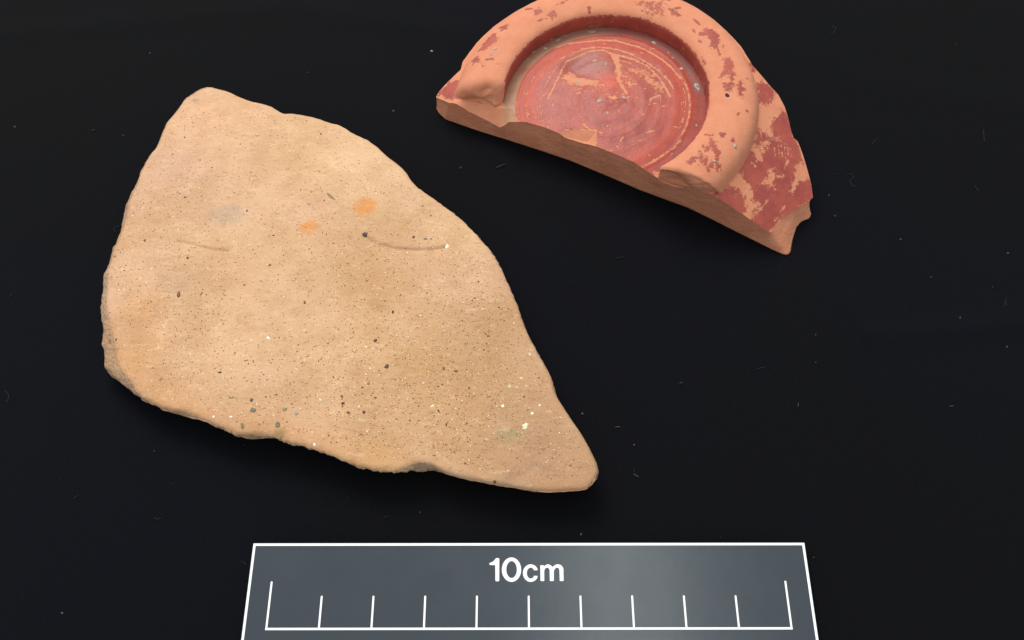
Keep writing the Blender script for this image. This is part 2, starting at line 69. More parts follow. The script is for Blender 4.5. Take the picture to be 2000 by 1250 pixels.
FLUFF = [[-2.127, 16.986, 0.044, 0.077, 80], [-3.024, 14.979, 0.066, 0.033, 0], [-1.258, 13.211, 0.055, 0.044, 0], [-0.302, 13.257, 0.286, 0.022, 25], [1.509, 6.779, 0.055, 0.044, 0], [2.571, 6.082, 0.044, 0.044, 0], [2.226, 6.479, 0.154, 0.022, 5], [2.563, 5.418, 0.132, 0.022, -30], [3.669, 7.488, 0.132, 0.022, 30], [9.161, 11.148, 0.044, 0.033, 0], [11.598, 10.77, 0.044, 0.044, 0], [7.671, 12.394, 0.044, 0.033, 0], [-12.542, 14.473, 0.044, 0.044, 0], [-9.753, 14.199, 0.044, 0.033, 0], [-10.557, 14.36, 0.121, 0.022, 8], [10.978, 8.358, 0.033, 0.033, 0], [10.094, 9.069, 0.099, 0.018, 75], [6.78, 8.648, 0.033, 0.033, 0], [6.678, 7.974, 0.033, 0.033, 0], [11.02, 9.857, 0.077, 0.018, 40], [6.153, 6.978, 0.099, 0.018, 80], [9.445, 6.955, 0.11, 0.022, 0], [1.388, 4.201, 0.066, 0.044, 70], [-8.703, 2.68, 0.066, 0.033, -40], [5.996, 3.745, 0.044, 0.033, 0], [0.743, 2.728, 0.044, 0.033, 0], [7.724, 11.806, 0.033, 0.033, 0], [-9.578, 16.915, 0.033, 0.033, 0], [9.67, 10.126, 0.033, 0.033, 0], [-1.871, 4.648, 0.033, 0.033, 0], [-7.507, 5.947, 0.033, 0.033, 0], [-5.343, 16.248, 0.033, 0.033, 0]]
FIBRES = [[[8.2, 12.989], [8.321, 13.035], [8.35, 12.913], [8.232, 12.807], [8.284, 12.671], [8.356, 12.656]], [[11.26, 12.686], [11.305, 12.506], [11.351, 12.596]], [[9.156, 14.111], [9.081, 14.048], [9.012, 13.952], [8.956, 13.921]], [[8.572, 17.754], [8.647, 17.883], [8.718, 17.809], [8.634, 17.626], [8.512, 17.553]], [[-10.978, 7.305], [-10.894, 7.234], [-10.848, 7.139], [-10.89, 7.045]], [[11.868, 14.368], [11.843, 14.207], [11.81, 14.016]], [[-5.372, 3.663], [-5.308, 3.643], [-5.261, 3.593]], [[2.528, 5.557], [2.553, 5.458], [2.624, 5.404]], [[7.937, 12.989], [8.017, 13.02]], [[-7.252, 4.541], [-7.184, 4.509], [-7.105, 4.53]], [[5.374, 7.811], [5.492, 7.86], [5.556, 7.835]], [[-2.59, 4.541], [-2.51, 4.582]]]
GLYPHS = {'one': [[[-0.445, 3.6], [-0.402, 3.615], [-0.357, 3.643], [-0.331, 3.676], [-0.315, 3.695], [-0.267, 3.698], [-0.25, 3.682], [-0.249, 3.265], [-0.259, 3.253], [-0.311, 3.253], [-0.323, 3.263], [-0.328, 3.554], [-0.344, 3.563], [-0.427, 3.563], [-0.442, 3.577]]], 'zero': [[[0.178, 3.474], [0.177, 3.444], [0.172, 3.414], [0.164, 3.385], [0.153, 3.357], [0.139, 3.332], [0.123, 3.309], [0.104, 3.289], [0.084, 3.272], [0.062, 3.259], [0.039, 3.249], [0.014, 3.243], [-0.01, 3.241], [-0.034, 3.243], [-0.058, 3.249], [-0.082, 3.259], [-0.104, 3.272], [-0.124, 3.289], [-0.143, 3.309], [-0.159, 3.332], [-0.173, 3.357], [-0.184, 3.385], [-0.192, 3.414], [-0.197, 3.444], [-0.199, 3.474], [-0.197, 3.505], [-0.192, 3.535], [-0.185, 3.564], [-0.174, 3.592], [-0.16, 3.617], [-0.144, 3.64], [-0.125, 3.661], [-0.105, 3.678], [-0.083, 3.692], [-0.059, 3.702], [-0.035, 3.708], [-0.01, 3.71], [0.015, 3.708], [0.039, 3.702], [0.062, 3.692], [0.085, 3.678], [0.105, 3.661], [0.124, 3.64], [0.14, 3.617], [0.154, 3.592], [0.164, 3.564], [0.172, 3.535], [0.177, 3.505]], [[0.096, 3.476], [0.095, 3.455], [0.093, 3.434], [0.088, 3.414], [0.082, 3.395], [0.075, 3.377], [0.066, 3.361], [0.055, 3.347], [0.044, 3.335], [0.032, 3.326], [0.019, 3.319], [0.006, 3.315], [-0.008, 3.313], [-0.022, 3.315], [-0.035, 3.319], [-0.048, 3.326], [-0.06, 3.335], [-0.071, 3.347], [-0.082, 3.361], [-0.091, 3.377], [-0.098, 3.395], [-0.104, 3.414], [-0.109, 3.434], [-0.111, 3.455], [-0.112, 3.476], [-0.111, 3.497], [-0.109, 3.518], [-0.105, 3.539], [-0.099, 3.558], [-0.091, 3.576], [-0.082, 3.592], [-0.072, 3.606], [-0.06, 3.618], [-0.048, 3.628], [-0.035, 3.635], [-0.022, 3.639], [-0.008, 3.64], [0.006, 3.639], [0.019, 3.635], [0.032, 3.628], [0.044, 3.618], [0.056, 3.606], [0.066, 3.592], [0.075, 3.576], [0.082, 3.558], [0.088, 3.539], [0.093, 3.518], [0.095, 3.497]]], 'c': [[[0.497, 3.354], [0.493, 3.317], [0.481, 3.3], [0.466, 3.284], [0.451, 3.27], [0.433, 3.259], [0.415, 3.251], [0.395, 3.245], [0.375, 3.242], [0.356, 3.242], [0.336, 3.244], [0.316, 3.25], [0.298, 3.258], [0.281, 3.269], [0.265, 3.283], [0.251, 3.298], [0.239, 3.316], [0.229, 3.335], [0.222, 3.355], [0.217, 3.377], [0.214, 3.399], [0.215, 3.421], [0.218, 3.443], [0.223, 3.464], [0.231, 3.485], [0.242, 3.504], [0.254, 3.521], [0.269, 3.537], [0.285, 3.55], [0.303, 3.561], [0.322, 3.569], [0.341, 3.574], [0.361, 3.577], [0.381, 3.576], [0.401, 3.573], [0.421, 3.566], [0.439, 3.557], [0.456, 3.546], [0.471, 3.532], [0.485, 3.515], [0.496, 3.497], [0.5, 3.472], [0.491, 3.462], [0.431, 3.462], [0.424, 3.479], [0.417, 3.489], [0.408, 3.498], [0.399, 3.505], [0.389, 3.51], [0.379, 3.513], [0.368, 3.514], [0.358, 3.514], [0.347, 3.511], [0.337, 3.506], [0.328, 3.499], [0.319, 3.491], [0.311, 3.481], [0.304, 3.47], [0.298, 3.457], [0.294, 3.444], [0.291, 3.43], [0.29, 3.416], [0.289, 3.401], [0.291, 3.387], [0.294, 3.373], [0.298, 3.359], [0.303, 3.347], [0.31, 3.336], [0.317, 3.326], [0.326, 3.318], [0.335, 3.311], [0.345, 3.306], [0.356, 3.304], [0.366, 3.303], [0.377, 3.304], [0.387, 3.307], [0.397, 3.312], [0.407, 3.319], [0.415, 3.327], [0.423, 3.338], [0.43, 3.357]]], 'm': [[[0.556, 3.557], [0.615, 3.559], [0.631, 3.541], [0.637, 3.541], [0.648, 3.553], [0.661, 3.563], [0.676, 3.57], [0.691, 3.574], [0.707, 3.576], [0.722, 3.574], [0.738, 3.57], [0.752, 3.563], [0.764, 3.553], [0.795, 3.525], [0.821, 3.545], [0.834, 3.556], [0.849, 3.565], [0.865, 3.571], [0.882, 3.575], [0.9, 3.577], [0.917, 3.575], [0.934, 3.571], [0.95, 3.565], [0.964, 3.556], [0.977, 3.545], [0.988, 3.532], [0.997, 3.517], [1.003, 3.502], [1.007, 3.485], [1.007, 3.468], [1.005, 3.265], [0.997, 3.257], [0.937, 3.257], [0.93, 3.265], [0.929, 3.431], [0.93, 3.451], [0.928, 3.469], [0.922, 3.485], [0.913, 3.499], [0.901, 3.508], [0.887, 3.513], [0.872, 3.513], [0.859, 3.507], [0.846, 3.496], [0.837, 3.482], [0.818, 3.455], [0.814, 3.265], [0.806, 3.257], [0.746, 3.257], [0.738, 3.265], [0.737, 3.431], [0.737, 3.451], [0.735, 3.47], [0.728, 3.487], [0.717, 3.501], [0.703, 3.51], [0.687, 3.514], [0.671, 3.511], [0.657, 3.502], [0.645, 3.489], [0.637, 3.472], [0.63, 3.451], [0.628, 3.265], [0.62, 3.257], [0.564, 3.257], [0.555, 3.265]]]}

# ---- numeric helpers ----
def lin(c):
    a = np.asarray(c, float) / 255.0
    return np.where(a <= 0.04045, a / 12.92, ((a + 0.055) / 1.055) ** 2.4)


def vnoise(x, y, seed=0):
    """smooth value noise in -1..1 for arrays"""
    xi, yi = np.floor(x).astype(np.int64), np.floor(y).astype(np.int64)
    fx, fy = x - xi, y - yi
    fx, fy = fx * fx * (3 - 2 * fx), fy * fy * (3 - 2 * fy)

    def h(a, b):
        n = (a * 374761393 + b * 668265263 + seed * 1442695041) & 0x7fffffff
        n = ((n ^ (n >> 13)) * 1274126177) & 0x7fffffff
        n = n ^ (n >> 16)
        return (n & 0xffff) / 32767.5 - 1
    return ((h(xi, yi) * (1 - fx) + h(xi + 1, yi) * fx) * (1 - fy)
            + (h(xi, yi + 1) * (1 - fx) + h(xi + 1, yi + 1) * fx) * fy)


def fbm(x, y, octaves=4, seed=0, gain=0.5):
    s, a = 0, 1.0
    for k in range(octaves):
        s = s + a * vnoise(x * 2 ** k + 17.3 * k, y * 2 ** k - 9.1 * k, seed + k)
        a *= gain
    return s


def seg_dist(px, py, a, b):
    ax, ay = a[0], a[1]
    dx, dy = b[0] - ax, b[1] - ay
    t = np.clip(((px - ax) * dx + (py - ay) * dy) / (dx * dx + dy * dy + 1e-12), 0, 1)
    return np.hypot(px - ax - t * dx, py - ay - t * dy)


def line_dist(px, py, pts):
    d = np.full(px.shape, 1e9)
    for a, b in zip(pts[:-1], pts[1:]):
        d = np.minimum(d, seg_dist(px, py, a, b))
    return d


def poly_sd(px, py, pts):
    """signed distance, positive outside"""
    d = np.full(px.shape, 1e9)
    inside = np.zeros(px.shape, bool)
    for a, b in zip(pts, pts[1:] + pts[:1]):
        d = np.minimum(d, seg_dist(px, py, a, b))
        if a[1] != b[1]:
            hit = ((a[1] > py) != (b[1] > py)) & (px < (b[0] - a[0]) * (py - a[1]) / (b[1] - a[1]) + a[0])
            inside ^= hit
    return np.where(inside, -d, d)


def wear_field(px, py, base, shapes):
    """+1 slip, -1 bare clay; each worn or surviving patch has its own outline"""
    f = base.copy()
    for kind, pts, w, soft in shapes:
        soft = soft * 1.6 if kind in (0, 1) else soft
        p = np.array(pts)
        m = 2 * soft + w + 0.05
        sel = ((px > p[:, 0].min() - m) & (px < p[:, 0].max() + m) & (py > p[:, 1].min() - m) & (py < p[:, 1].max() + m))
        if not sel.any():
            continue
        x, y = px[sel], py[sel]
        if kind in (-1, 2):
            d = line_dist(x, y, pts) - w
        else:
            d = poly_sd(x, y, pts)
        if kind in (-1, 0):
            f[sel] = np.minimum(f[sel], d / soft)
        else:
            f[sel] = np.maximum(f[sel], (0.035 - d) / soft if kind == 1 and soft > 0.2 else -d / soft)
    return np.clip(f, -1, 1)


def chaikin(p, n=2):
    p = np.array(p, float)
    for _ in range(n):
        q = np.roll(p, -1, 0)
        p = np.stack([0.75 * p + 0.25 * q, 0.25 * p + 0.75 * q], 1).reshape(-1, p.shape[1])
    return p


def radial(pts, cx, cy, phi):
    """outline around a centre -> radius (and extra columns) at the angles phi"""
    p = np.array(pts, float)
    q = np.roll(p, -1, 0)
    t = np.linspace(0, 1, 24, endpoint=False)[None, :, None]
    d = (p[:, None] * (1 - t) + q[:, None] * t).reshape(-1, p.shape[1])
    a = np.arctan2(d[:, 1] - cy, d[:, 0] - cx) % (2 * np.pi)
    r = np.hypot(d[:, 0] - cx, d[:, 1] - cy)
    o = np.argsort(a)
    a, r, e = a[o], r[o], d[o, 2:]
    ph = np.asarray(phi) % (2 * np.pi)
    rr = np.interp(ph, a, r, period=2 * np.pi)
    ex = [np.interp(ph, a, e[:, k], period=2 * np.pi) for k in range(e.shape[1])]
    return (rr, *ex) if ex else rr


# ---- object helpers ----
def tag(o, label=None, cat=None, kind=None, group=None):
    for k, v in (('label', label), ('category', cat), ('kind', kind), ('group', group)):
        if v:
            o[k] = v
    return o


def thing(name, label, cat, x, y):
    o = bpy.data.objects.new(name, None)
    C.objects.link(o)
    o.location = (x * CM, y * CM, 0)
    o.empty_display_size = 0.01
    return tag(o, label, cat)


def mesh_obj(name, verts, faces, mat, parent=None, smooth=True, attrs=None, colors=None):
    """verts in centimetres of the scene; parts are stored relative to their thing"""
    v = np.array(verts, float) * CM
    if parent is not None:
        off = Vector((0, 0, 0))
        p = parent
        while p is not None:
            off += p.location
            p = p.parent
        v = v - np.array(off)
    me = bpy.data.meshes.new(name)
    if isinstance(faces, np.ndarray):
        n, k = faces.shape
        me.vertices.add(len(v))
        me.vertices.foreach_set('co', v.astype(np.float32).ravel())
        me.loops.add(n * k)
        me.loops.foreach_set('vertex_index', faces.astype(np.int32).ravel())
        me.polygons.add(n)
        me.polygons.foreach_set('loop_start', np.arange(0, n * k, k, dtype=np.int32))
        me.update(calc_edges=True)
    else:
        me.from_pydata([tuple(q) for q in v], [], [list(f) for f in faces])
    me.validate()
    me.polygons.foreach_set('use_smooth', np.full(len(me.polygons), smooth))
    for k, a in (attrs or {}).items():
        at = me.attributes.new(k, 'FLOAT', 'POINT')
        at.data.foreach_set('value', np.asarray(a, np.float32).ravel())
    for k, a in (colors or {}).items():
        at = me.attributes.new(k, 'FLOAT_COLOR', 'POINT')
        at.data.foreach_set('color', np.c_[a, np.ones(len(a))].astype(np.float32).ravel())
    me.materials.append(mat)
    me.update()
    o = bpy.data.objects.new(name, me)
    C.objects.link(o)
    if parent is not None:
        o.parent = parent
    return o


def grid_faces(rows, cols, wrap=True):
    """rows x cols vertex grid -> quads"""
    r, c = np.meshgrid(np.arange(rows - 1), np.arange(cols if wrap else cols - 1), indexing='ij')
    c2 = (c + 1) % cols
    return np.stack([r * cols + c, (r + 1) * cols + c, (r + 1) * cols + c2, r * cols + c2], -1).reshape(-1, 4)


def slab(name, rings, z0, z1, mat, parent, smooth=False):
    """flat printed shape with real thickness; second ring is a hole"""
    bm = bmesh.new()
    edges = []
    for ring in rings:
        vs = [bm.verts.new((x, y, z1)) for x, y in ring]
        edges += [bm.edges.new((a, b)) for a, b in zip(vs, vs[1:] + vs[:1])]
    bmesh.ops.triangle_fill(bm, use_beauty=True, use_dissolve=False, edges=edges)
    for f in bm.faces:
        if f.normal.z < 0:
            f.normal_flip()
    side = [e for e in bm.edges if e.is_boundary]
    ret = bmesh.ops.extrude_edge_only(bm, edges=side)
    for g in ret['geom']:
        if isinstance(g, bmesh.types.BMVert):
            g.co.z = z0
    bmesh.ops.recalc_face_normals(bm, faces=bm.faces)
    verts = [tuple(v.co) for v in bm.verts]
    bm.verts.index_update()
    faces = [[v.index for v in f.verts] for f in bm.faces]
    bm.free()
    return mesh_obj(name, verts, faces, mat, parent, smooth)


# ---- materials ----
class Mat:
    def __init__(s, name):
        s.m = bpy.data.materials.new(name)
        s.m.use_nodes = True
        s.t = s.m.node_tree
        s.p = s.t.nodes['Principled BSDF']
        tc = s.t.nodes.new('ShaderNodeTexCoord')
        mp = s.t.nodes.new('ShaderNodeMapping')
        mp.inputs['Scale'].default_value = (100, 100, 100)
        s.t.links.new(tc.outputs['Object'], mp.inputs['Vector'])
        s.co = mp.outputs['Vector']

    def node(s, typ, **kw):
        n = s.t.nodes.new(typ)
        for k, v in kw.items():
            setattr(n, k, v)
        return n

    def link(s, a, b):
        s.t.links.new(a, b)

    def put(s, sock, v):
        if isinstance(v, (int, float, tuple)):
            sock.default_value = v
        else:
            s.link(v, sock)

    def noise(s, scale, detail=4, rough=0.5, vec=None, stretch=None):
        n = s.node('ShaderNodeTexNoise')
        n.inputs['Scale'].default_value = scale
        n.inputs['Detail'].default_value = detail
        n.inputs['Roughness'].default_value = rough
        v = vec or s.co
        if stretch:
            m = s.node('ShaderNodeMapping')
            m.inputs['Scale'].default_value = stretch[:3]
            m.inputs['Rotation'].default_value = (0, 0, math.radians(stretch[3]))
            s.link(v, m.inputs['Vector'])
            v = m.outputs['Vector']
        s.link(v, n.inputs['Vector'])
        return n.outputs['Fac']

    def math(s, op, a, b=0.0, c=0.0, clamp=False):
        n = s.node('ShaderNodeMath', operation=op, use_clamp=clamp)
        for i, v in enumerate((a, b, c)):
            s.put(n.inputs[i], v)
        return n.outputs[0]

    def ramp(s, v, a, b, lo=0.0, hi=1.0):
        n = s.node('ShaderNodeMapRange')
        n.interpolation_type = 'SMOOTHSTEP'
        s.put(n.inputs[0], v)
        for i, q in enumerate((a, b, lo, hi)):
            s.put(n.inputs[i + 1], q)
        return n.outputs[0]

    def mix(s, f, a, b, mode='MIX'):
        n = s.node('ShaderNodeMix', data_type='RGBA', blend_type=mode)
        s.put(n.inputs[0], f)
        s.put(n.inputs[6], a)
        s.put(n.inputs[7], b)
        return n.outputs[2]

    def attr(s, name, col=False):
        n = s.node('ShaderNodeAttribute', attribute_name=name)
        return n.outputs['Color' if col else 'Fac']

    def bump(s, h, strength, dist, prev=None):
        n = s.node('ShaderNodeBump')
        n.inputs['Strength'].default_value = strength
        n.inputs['Distance'].default_value = dist
        s.link(h, n.inputs['Height'])
        if prev is not None:
            s.link(prev, n.inputs['Normal'])
        return n.outputs['Normal']

    def out(s, color=None, rough=None, spec=None, normal=None):
        if color is not None:
            s.put(s.p.inputs['Base Color'], color)
        if rough is not None:
            s.put(s.p.inputs['Roughness'], rough)
        if spec is not None:
            s.put(s.p.inputs['Specular IOR Level'], spec)
        if normal is not None:
            s.link(normal, s.p.inputs['Normal'])
        return s.m


def rgba(c, k=1.0):
    return tuple(float(v) * k for v in lin(c)) + (1.0,)


def mat_cloth():
    M = Mat('black_cotton_cloth')
    big = M.noise(0.09, 3)
    weave = M.noise(26, 2, stretch=(1, 3.2, 1, 0))
    weave2 = M.noise(26, 2, stretch=(3.2, 1, 1, 0))
    w = M.math('MULTIPLY', weave, weave2)
    c = M.mix(M.ramp(big, 0.38, 0.62), CLOTH_A, CLOTH_B)
    c = M.mix(M.ramp(w, 0.1, 0.42), M.mix(0.6, c, (0, 0, 0, 1)), c)
    n = M.bump(w, 0.5, 0.0003)
    M.p.inputs['Sheen Weight'].default_value = 0.0
    return M.out(c, 0.95, 0.12, n)


def mat_tan(name, edge=False):
    M = Mat(name)
    if edge:
        n1 = M.noise(2.2, 5)
        c = M.mix(M.ramp(n1, 0.3, 0.7), rgba((214, 176, 140), TAN_K), rgba((196, 168, 142), TAN_K))
    else:
        c = M.attr('tint', True)
    mott = M.noise(1.6, 6, 0.6)
    broad = M.noise(0.55, 4, 0.6)
    c = M.mix(M.ramp(broad, 0.42, 0.66, 0.0, 0.45), c, rgba((208, 160, 112), TAN_K))
    c = M.mix(M.ramp(mott, 0.38, 0.66, 0.0, 0.5), c, M.mix(0.5, c, rgba((186, 138, 92), TAN_K)))
    wipe = M.noise(3.0, 5, 0.65, stretch=(0.5, 1.8, 1, 12))
    c = M.mix(M.ramp(wipe, 0.5, 0.78, 0.0, 0.13), c, rgba((200, 150, 104), TAN_K))
    pale = M.noise(5.0, 4, 0.6, stretch=(0.6, 1.6, 1, 10))
    c = M.mix(M.ramp(pale, 0.55, 0.75, 0.0, 0.35), c, rgba((250, 220, 180), TAN_K))
    drag = M.noise(11, 5, 0.7, stretch=(0.55, 1.7, 1, 16))
    area = M.noise(0.7, 3, 0.6)
    c = M.mix(M.math('MULTIPLY', M.ramp(drag, 0.56, 0.70, 0.0, 0.62), M.ramp(area, 0.3, 0.62, 0.25, 1.0)), c, rgba((158, 112, 70), TAN_K))
    c = M.mix(M.ramp(M.noise(20, 3, 0.6), 0.62, 0.72, 0.0, 0.45), c, rgba((252, 222, 184), TAN_K))
    grain = M.noise(34, 3, 0.7)
    c = M.mix(M.ramp(grain, 0.54, 0.70, 0.0, 0.5), c, rgba((160, 112, 72), TAN_K))
    n = M.bump(M.noise(7, 6, 0.6), 0.8 if edge else 0.3, 0.0015 if edge else 0.0008)
    n = M.bump(grain, 0.35, 0.00025, n)
    n = M.bump(wipe, 0.12, 0.0004, n)
    return M.out(c, 0.82, 0.25, n)


def mat_slip(name):
    """red gloss slip over orange fired clay; the wear outlines come from the mesh"""
    M = Mat(name)
    f = M.attr('slip')
    brk = M.noise(9, 6, 0.68)
    f = M.math('ADD', f, M.math('MULTIPLY', M.math('SUBTRACT', brk, 0.5), 1.25))
    f = M.math('ADD', f, M.math('MULTIPLY', M.math('SUBTRACT', M.noise(34, 4, 0.7), 0.5), 0.7))
    mask = M.ramp(f, 0.44, 0.56)
    fleck = M.noise(15, 3, 0.6)
    mask = M.math('MULTIPLY', mask, M.ramp(fleck, 0.70, 0.73, 1.0, 0.1))
    cl = M.noise(3.2, 5, 0.6)
    clay = M.mix(M.ramp(cl, 0.3, 0.7), rgba(CLAY_A, CLAY_K), rgba(CLAY_B, CLAY_K))
    pits = M.noise(24, 2, 0.5)
    clay = M.mix(M.ramp(pits, 0.70, 0.78, 0.0, 0.55), clay, rgba((150, 76, 56), CLAY_K))
    sn = M.noise(2.0, 5, 0.62)
    red = M.mix(M.ramp(sn, 0.32, 0.68), rgba(SLIP_A, SLIP_K), rgba(SLIP_B, SLIP_K))
    red = M.mix(M.ramp(M.noise(7, 6, 0.7), 0.52, 0.72, 0.0, 0.5), red, rgba((214, 112, 88), SLIP_K))
    red = M.mix(M.attr('hot'), red, rgba((226, 92, 66), SLIP_K))
    c = M.mix(mask, clay, red)
    film_sheen = M.math('MULTIPLY', M.attr('film_sheen'), M.ramp(M.noise(4, 5, 0.6), 0.25, 0.6, 0.55, 1.0))
    c = M.mix(film_sheen, c, M.mix(M.attr('grey'), rgba((196, 148, 116), CLAY_K), rgba((150, 108, 100), CLAY_K)))  # beige dusty film; the grey also paints the hollow's sheen
    rough = M.math('ADD', M.math('MULTIPLY', mask, -0.38), 0.86)
    rough = M.math('ADD', rough, M.math('MULTIPLY', M.noise(6, 3), 0.10))
    rough = M.math('SUBTRACT', rough, M.math('MULTIPLY', M.attr('gloss'), 0.12))
    n = M.bump(M.noise(18, 4, 0.6), 0.25, 0.0004)
    n = M.bump(mask, 0.5, 0.00012, n)
    return M.out(c, rough, 0.4, n)


def mat_fracture(name):
    M = Mat(name)
    n1 = M.noise(2.4, 6, 0.6)
    c = M.mix(M.ramp(n1, 0.3, 0.7), rgba((236, 160, 124), 0.74), rgba((218, 142, 108), 0.74))
    st = M.noise(5, 4, 0.6, stretch=(0.4, 1.2, 3.0, 0))
    c = M.mix(M.ramp(st, 0.5, 0.75, 0.0, 0.35), c, rgba((188, 118, 88), 0.74))
    n = M.bump(M.noise(9, 6, 0.65), 0.4, 0.0007)
    n = M.bump(M.noise(40, 2), 0.3, 0.0002, n)
    return M.out(c, 0.9, 0.2, n)


def mat_plain(name, col, rough, k=1.0, var=0.15, bump=0.0003, spec=0.4):
    M = Mat(name)
    n1 = M.noise(12, 4)
    c = M.mix(M.ramp(n1, 0.3, 0.7), rgba(col, k), rgba([v * (1 - var) for v in col], k))
    n = M.bump(M.noise(30, 3), 0.3, bump)
    return M.out(c, rough, spec, n)


def mat_tint(name, rough):
    M = Mat(name)
    return M.out(M.attr('tint', True), rough, 0.3, M.bump(M.noise(40, 2), 0.3, 0.0002))


def mat_card():
    M = Mat('dark_grey_card')
    c = M.mix(M.ramp(M.noise(0.7, 3), 0.3, 0.7), CARD_A, CARD_B)
    c = M.mix(M.ramp(M.noise(14, 2), 0.74, 0.80, 0, 0.12), c, (0.10, 0.11, 0.12, 1))
    r = M.ramp(M.noise(1.5, 4), 0.3, 0.7, 0.20, 0.23)
    return M.out(c, r, 0.5, M.bump(M.noise(3, 2), 0.05, 0.0003))


TAN_K, CLAY_K, SLIP_K = 0.72, 0.64, 0.63
CLAY_A, CLAY_B = (240, 160, 123), (234, 150, 112)
SLIP_A, SLIP_B = (194, 88, 70), (172, 74, 64)
CLOTH_A, CLOTH_B = (0.0030, 0.0033, 0.0042, 1), (0.0030, 0.0035, 0.0070, 1)
CARD_A, CARD_B = (0.027, 0.037, 0.048, 1), (0.029, 0.039, 0.050, 1)

# ---- the cloth the finds lie on ----
n = 400
gx, gy = np.meshgrid(np.linspace(-34, 34, n), np.linspace(-18, 50, n))
gz = 0.012 * fbm(gx * 0.25, gy * 0.25, 3, 5) - 0.03
for pts, h, w in (([(7.9, 8.6), (9.6, 8.75), (12, 8.95), (17, 9.3)], 0.07, 0.25), ([(7.7, 9.6), (7.95, 8.6), (8.1, 6.5), (8.0, 5.0)], 0.06, 0.25),
                  ([(-14, 17.5), (-6, 18.6), (-1, 17.6)], 0.04, 0.4), ([(9, 16), (13, 15.2), (18, 15.5)], 0.03, 0.5), ([(-13, 9), (-10, 7), (-9.4, 3)], 0.03, 0.5)):
    gz = gz + h * np.exp(-(line_dist(gx, gy, pts) / w) ** 2)
cloth = mesh_obj('cloth', np.stack([gx, gy, gz], -1).reshape(-1, 3), grid_faces(n, n, False)[:, ::-1], mat_cloth())
tag(cloth, 'plain black woven cloth spread flat under both potsherds and the scale card', 'cloth')


# ---- tan potsherd ----
SCX, SCY = -3.35, 8.35
NPHI = 1300
phi = np.linspace(0, 2 * np.pi, NPHI, endpoint=False)
S_R, S_B = radial(chaikin(SHERD, 1), SCX, SCY, phi)
S_R = S_R + 0.010 * fbm(phi * 40, phi * 0, 3, 3)


ox, oy = SCX + S_R * np.cos(phi), SCY + S_R * np.sin(phi)
tx_, ty_ = np.roll(ox, -12) - np.roll(ox, 12), np.roll(oy, -12) - np.roll(oy, 12)
facing = -(ty_ * ox - tx_ * oy) / np.hypot(tx_, ty_) / np.hypot(ox, oy)      # which way each stretch of edge looks
near = facing
near = np.clip(near * 3.0, 0, 1) * np.clip((0.12 - S_B) / 0.08, 0, 1)     # edges that are undercut
S_R = S_R + 0.03 * near
S_T = S_R - np.maximum(S_B, 0.035) - 0.07 * np.clip(-facing, 0, 1)
Z_W = 0.40 + 0.24 * near


def sherd_top(x, y):
    dx, dy = (x - SCX) / 5, (y - SCY) / 5
    u = dx * 0.8 - dy * 0.6
    v = dx * 0.6 + dy * 0.8
    z = 0.83 - 0.10 * u * u - 0.16 * v * v
    z = z + 0.020 * fbm(x * 0.6, y * 0.6, 3, 21) + 0.006 * fbm(x * 2.5, y * 4.5, 3, 33)
    z = z - 0.06 * np.exp(-(((x + 6.5) / 0.9) ** 2 + ((y - 8.3) / 0.8) ** 2)) + 0.03 * np.exp(-(((x + 7.3) / 0.5) ** 2 + ((y - 8.0) / 0.9) ** 2))
    for pts, d, w in GROOVES:
        q = line_dist(x, y, pts)
        z = z - d * np.exp(-(q / w) ** 2)
    rt = np.interp(np.arctan2(y - SCY, x - SCX) % (2 * np.pi), phi, S_T, period=2 * np.pi)
    e = np.clip(rt - np.hypot(x - SCX, y - SCY), 0, 9)
    return z - 0.060 * np.exp(-(e / 0.05)) - 0.025 * np.exp(-e / 0.35)


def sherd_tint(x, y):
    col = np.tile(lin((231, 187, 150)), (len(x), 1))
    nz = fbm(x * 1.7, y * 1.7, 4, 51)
    for (px, py, rx, ry, rot, rgb, k, hard) in sorted(STAINS_AND_SHADE, key=lambda q: q[7]):
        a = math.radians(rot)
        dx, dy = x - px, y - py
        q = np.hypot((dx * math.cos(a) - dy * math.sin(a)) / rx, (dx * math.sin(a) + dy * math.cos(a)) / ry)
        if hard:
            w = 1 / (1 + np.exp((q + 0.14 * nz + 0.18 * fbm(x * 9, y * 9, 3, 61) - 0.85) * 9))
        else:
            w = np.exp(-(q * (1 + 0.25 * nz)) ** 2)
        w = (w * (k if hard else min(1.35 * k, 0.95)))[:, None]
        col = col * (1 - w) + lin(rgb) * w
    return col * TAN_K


s = 1 - (1 - np.linspace(0, 1, 300)) ** 1.25
s[0] = 1e-4
rr_ = s[:, None] * S_T[None, :]
X, Y = SCX + rr_ * np.cos(phi), SCY + rr_ * np.sin(phi)
Z = sherd_top(X.ravel(), Y.ravel()).reshape(X.shape)
sherd = thing('pottery_sherd', 'large pale tan gritty potsherd tapering to a point, above the scale card', 'potsherd', SCX, SCY)
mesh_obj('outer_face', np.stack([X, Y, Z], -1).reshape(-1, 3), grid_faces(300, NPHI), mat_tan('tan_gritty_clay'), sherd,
         colors={'tint': sherd_tint(X.ravel(), Y.ravel())})
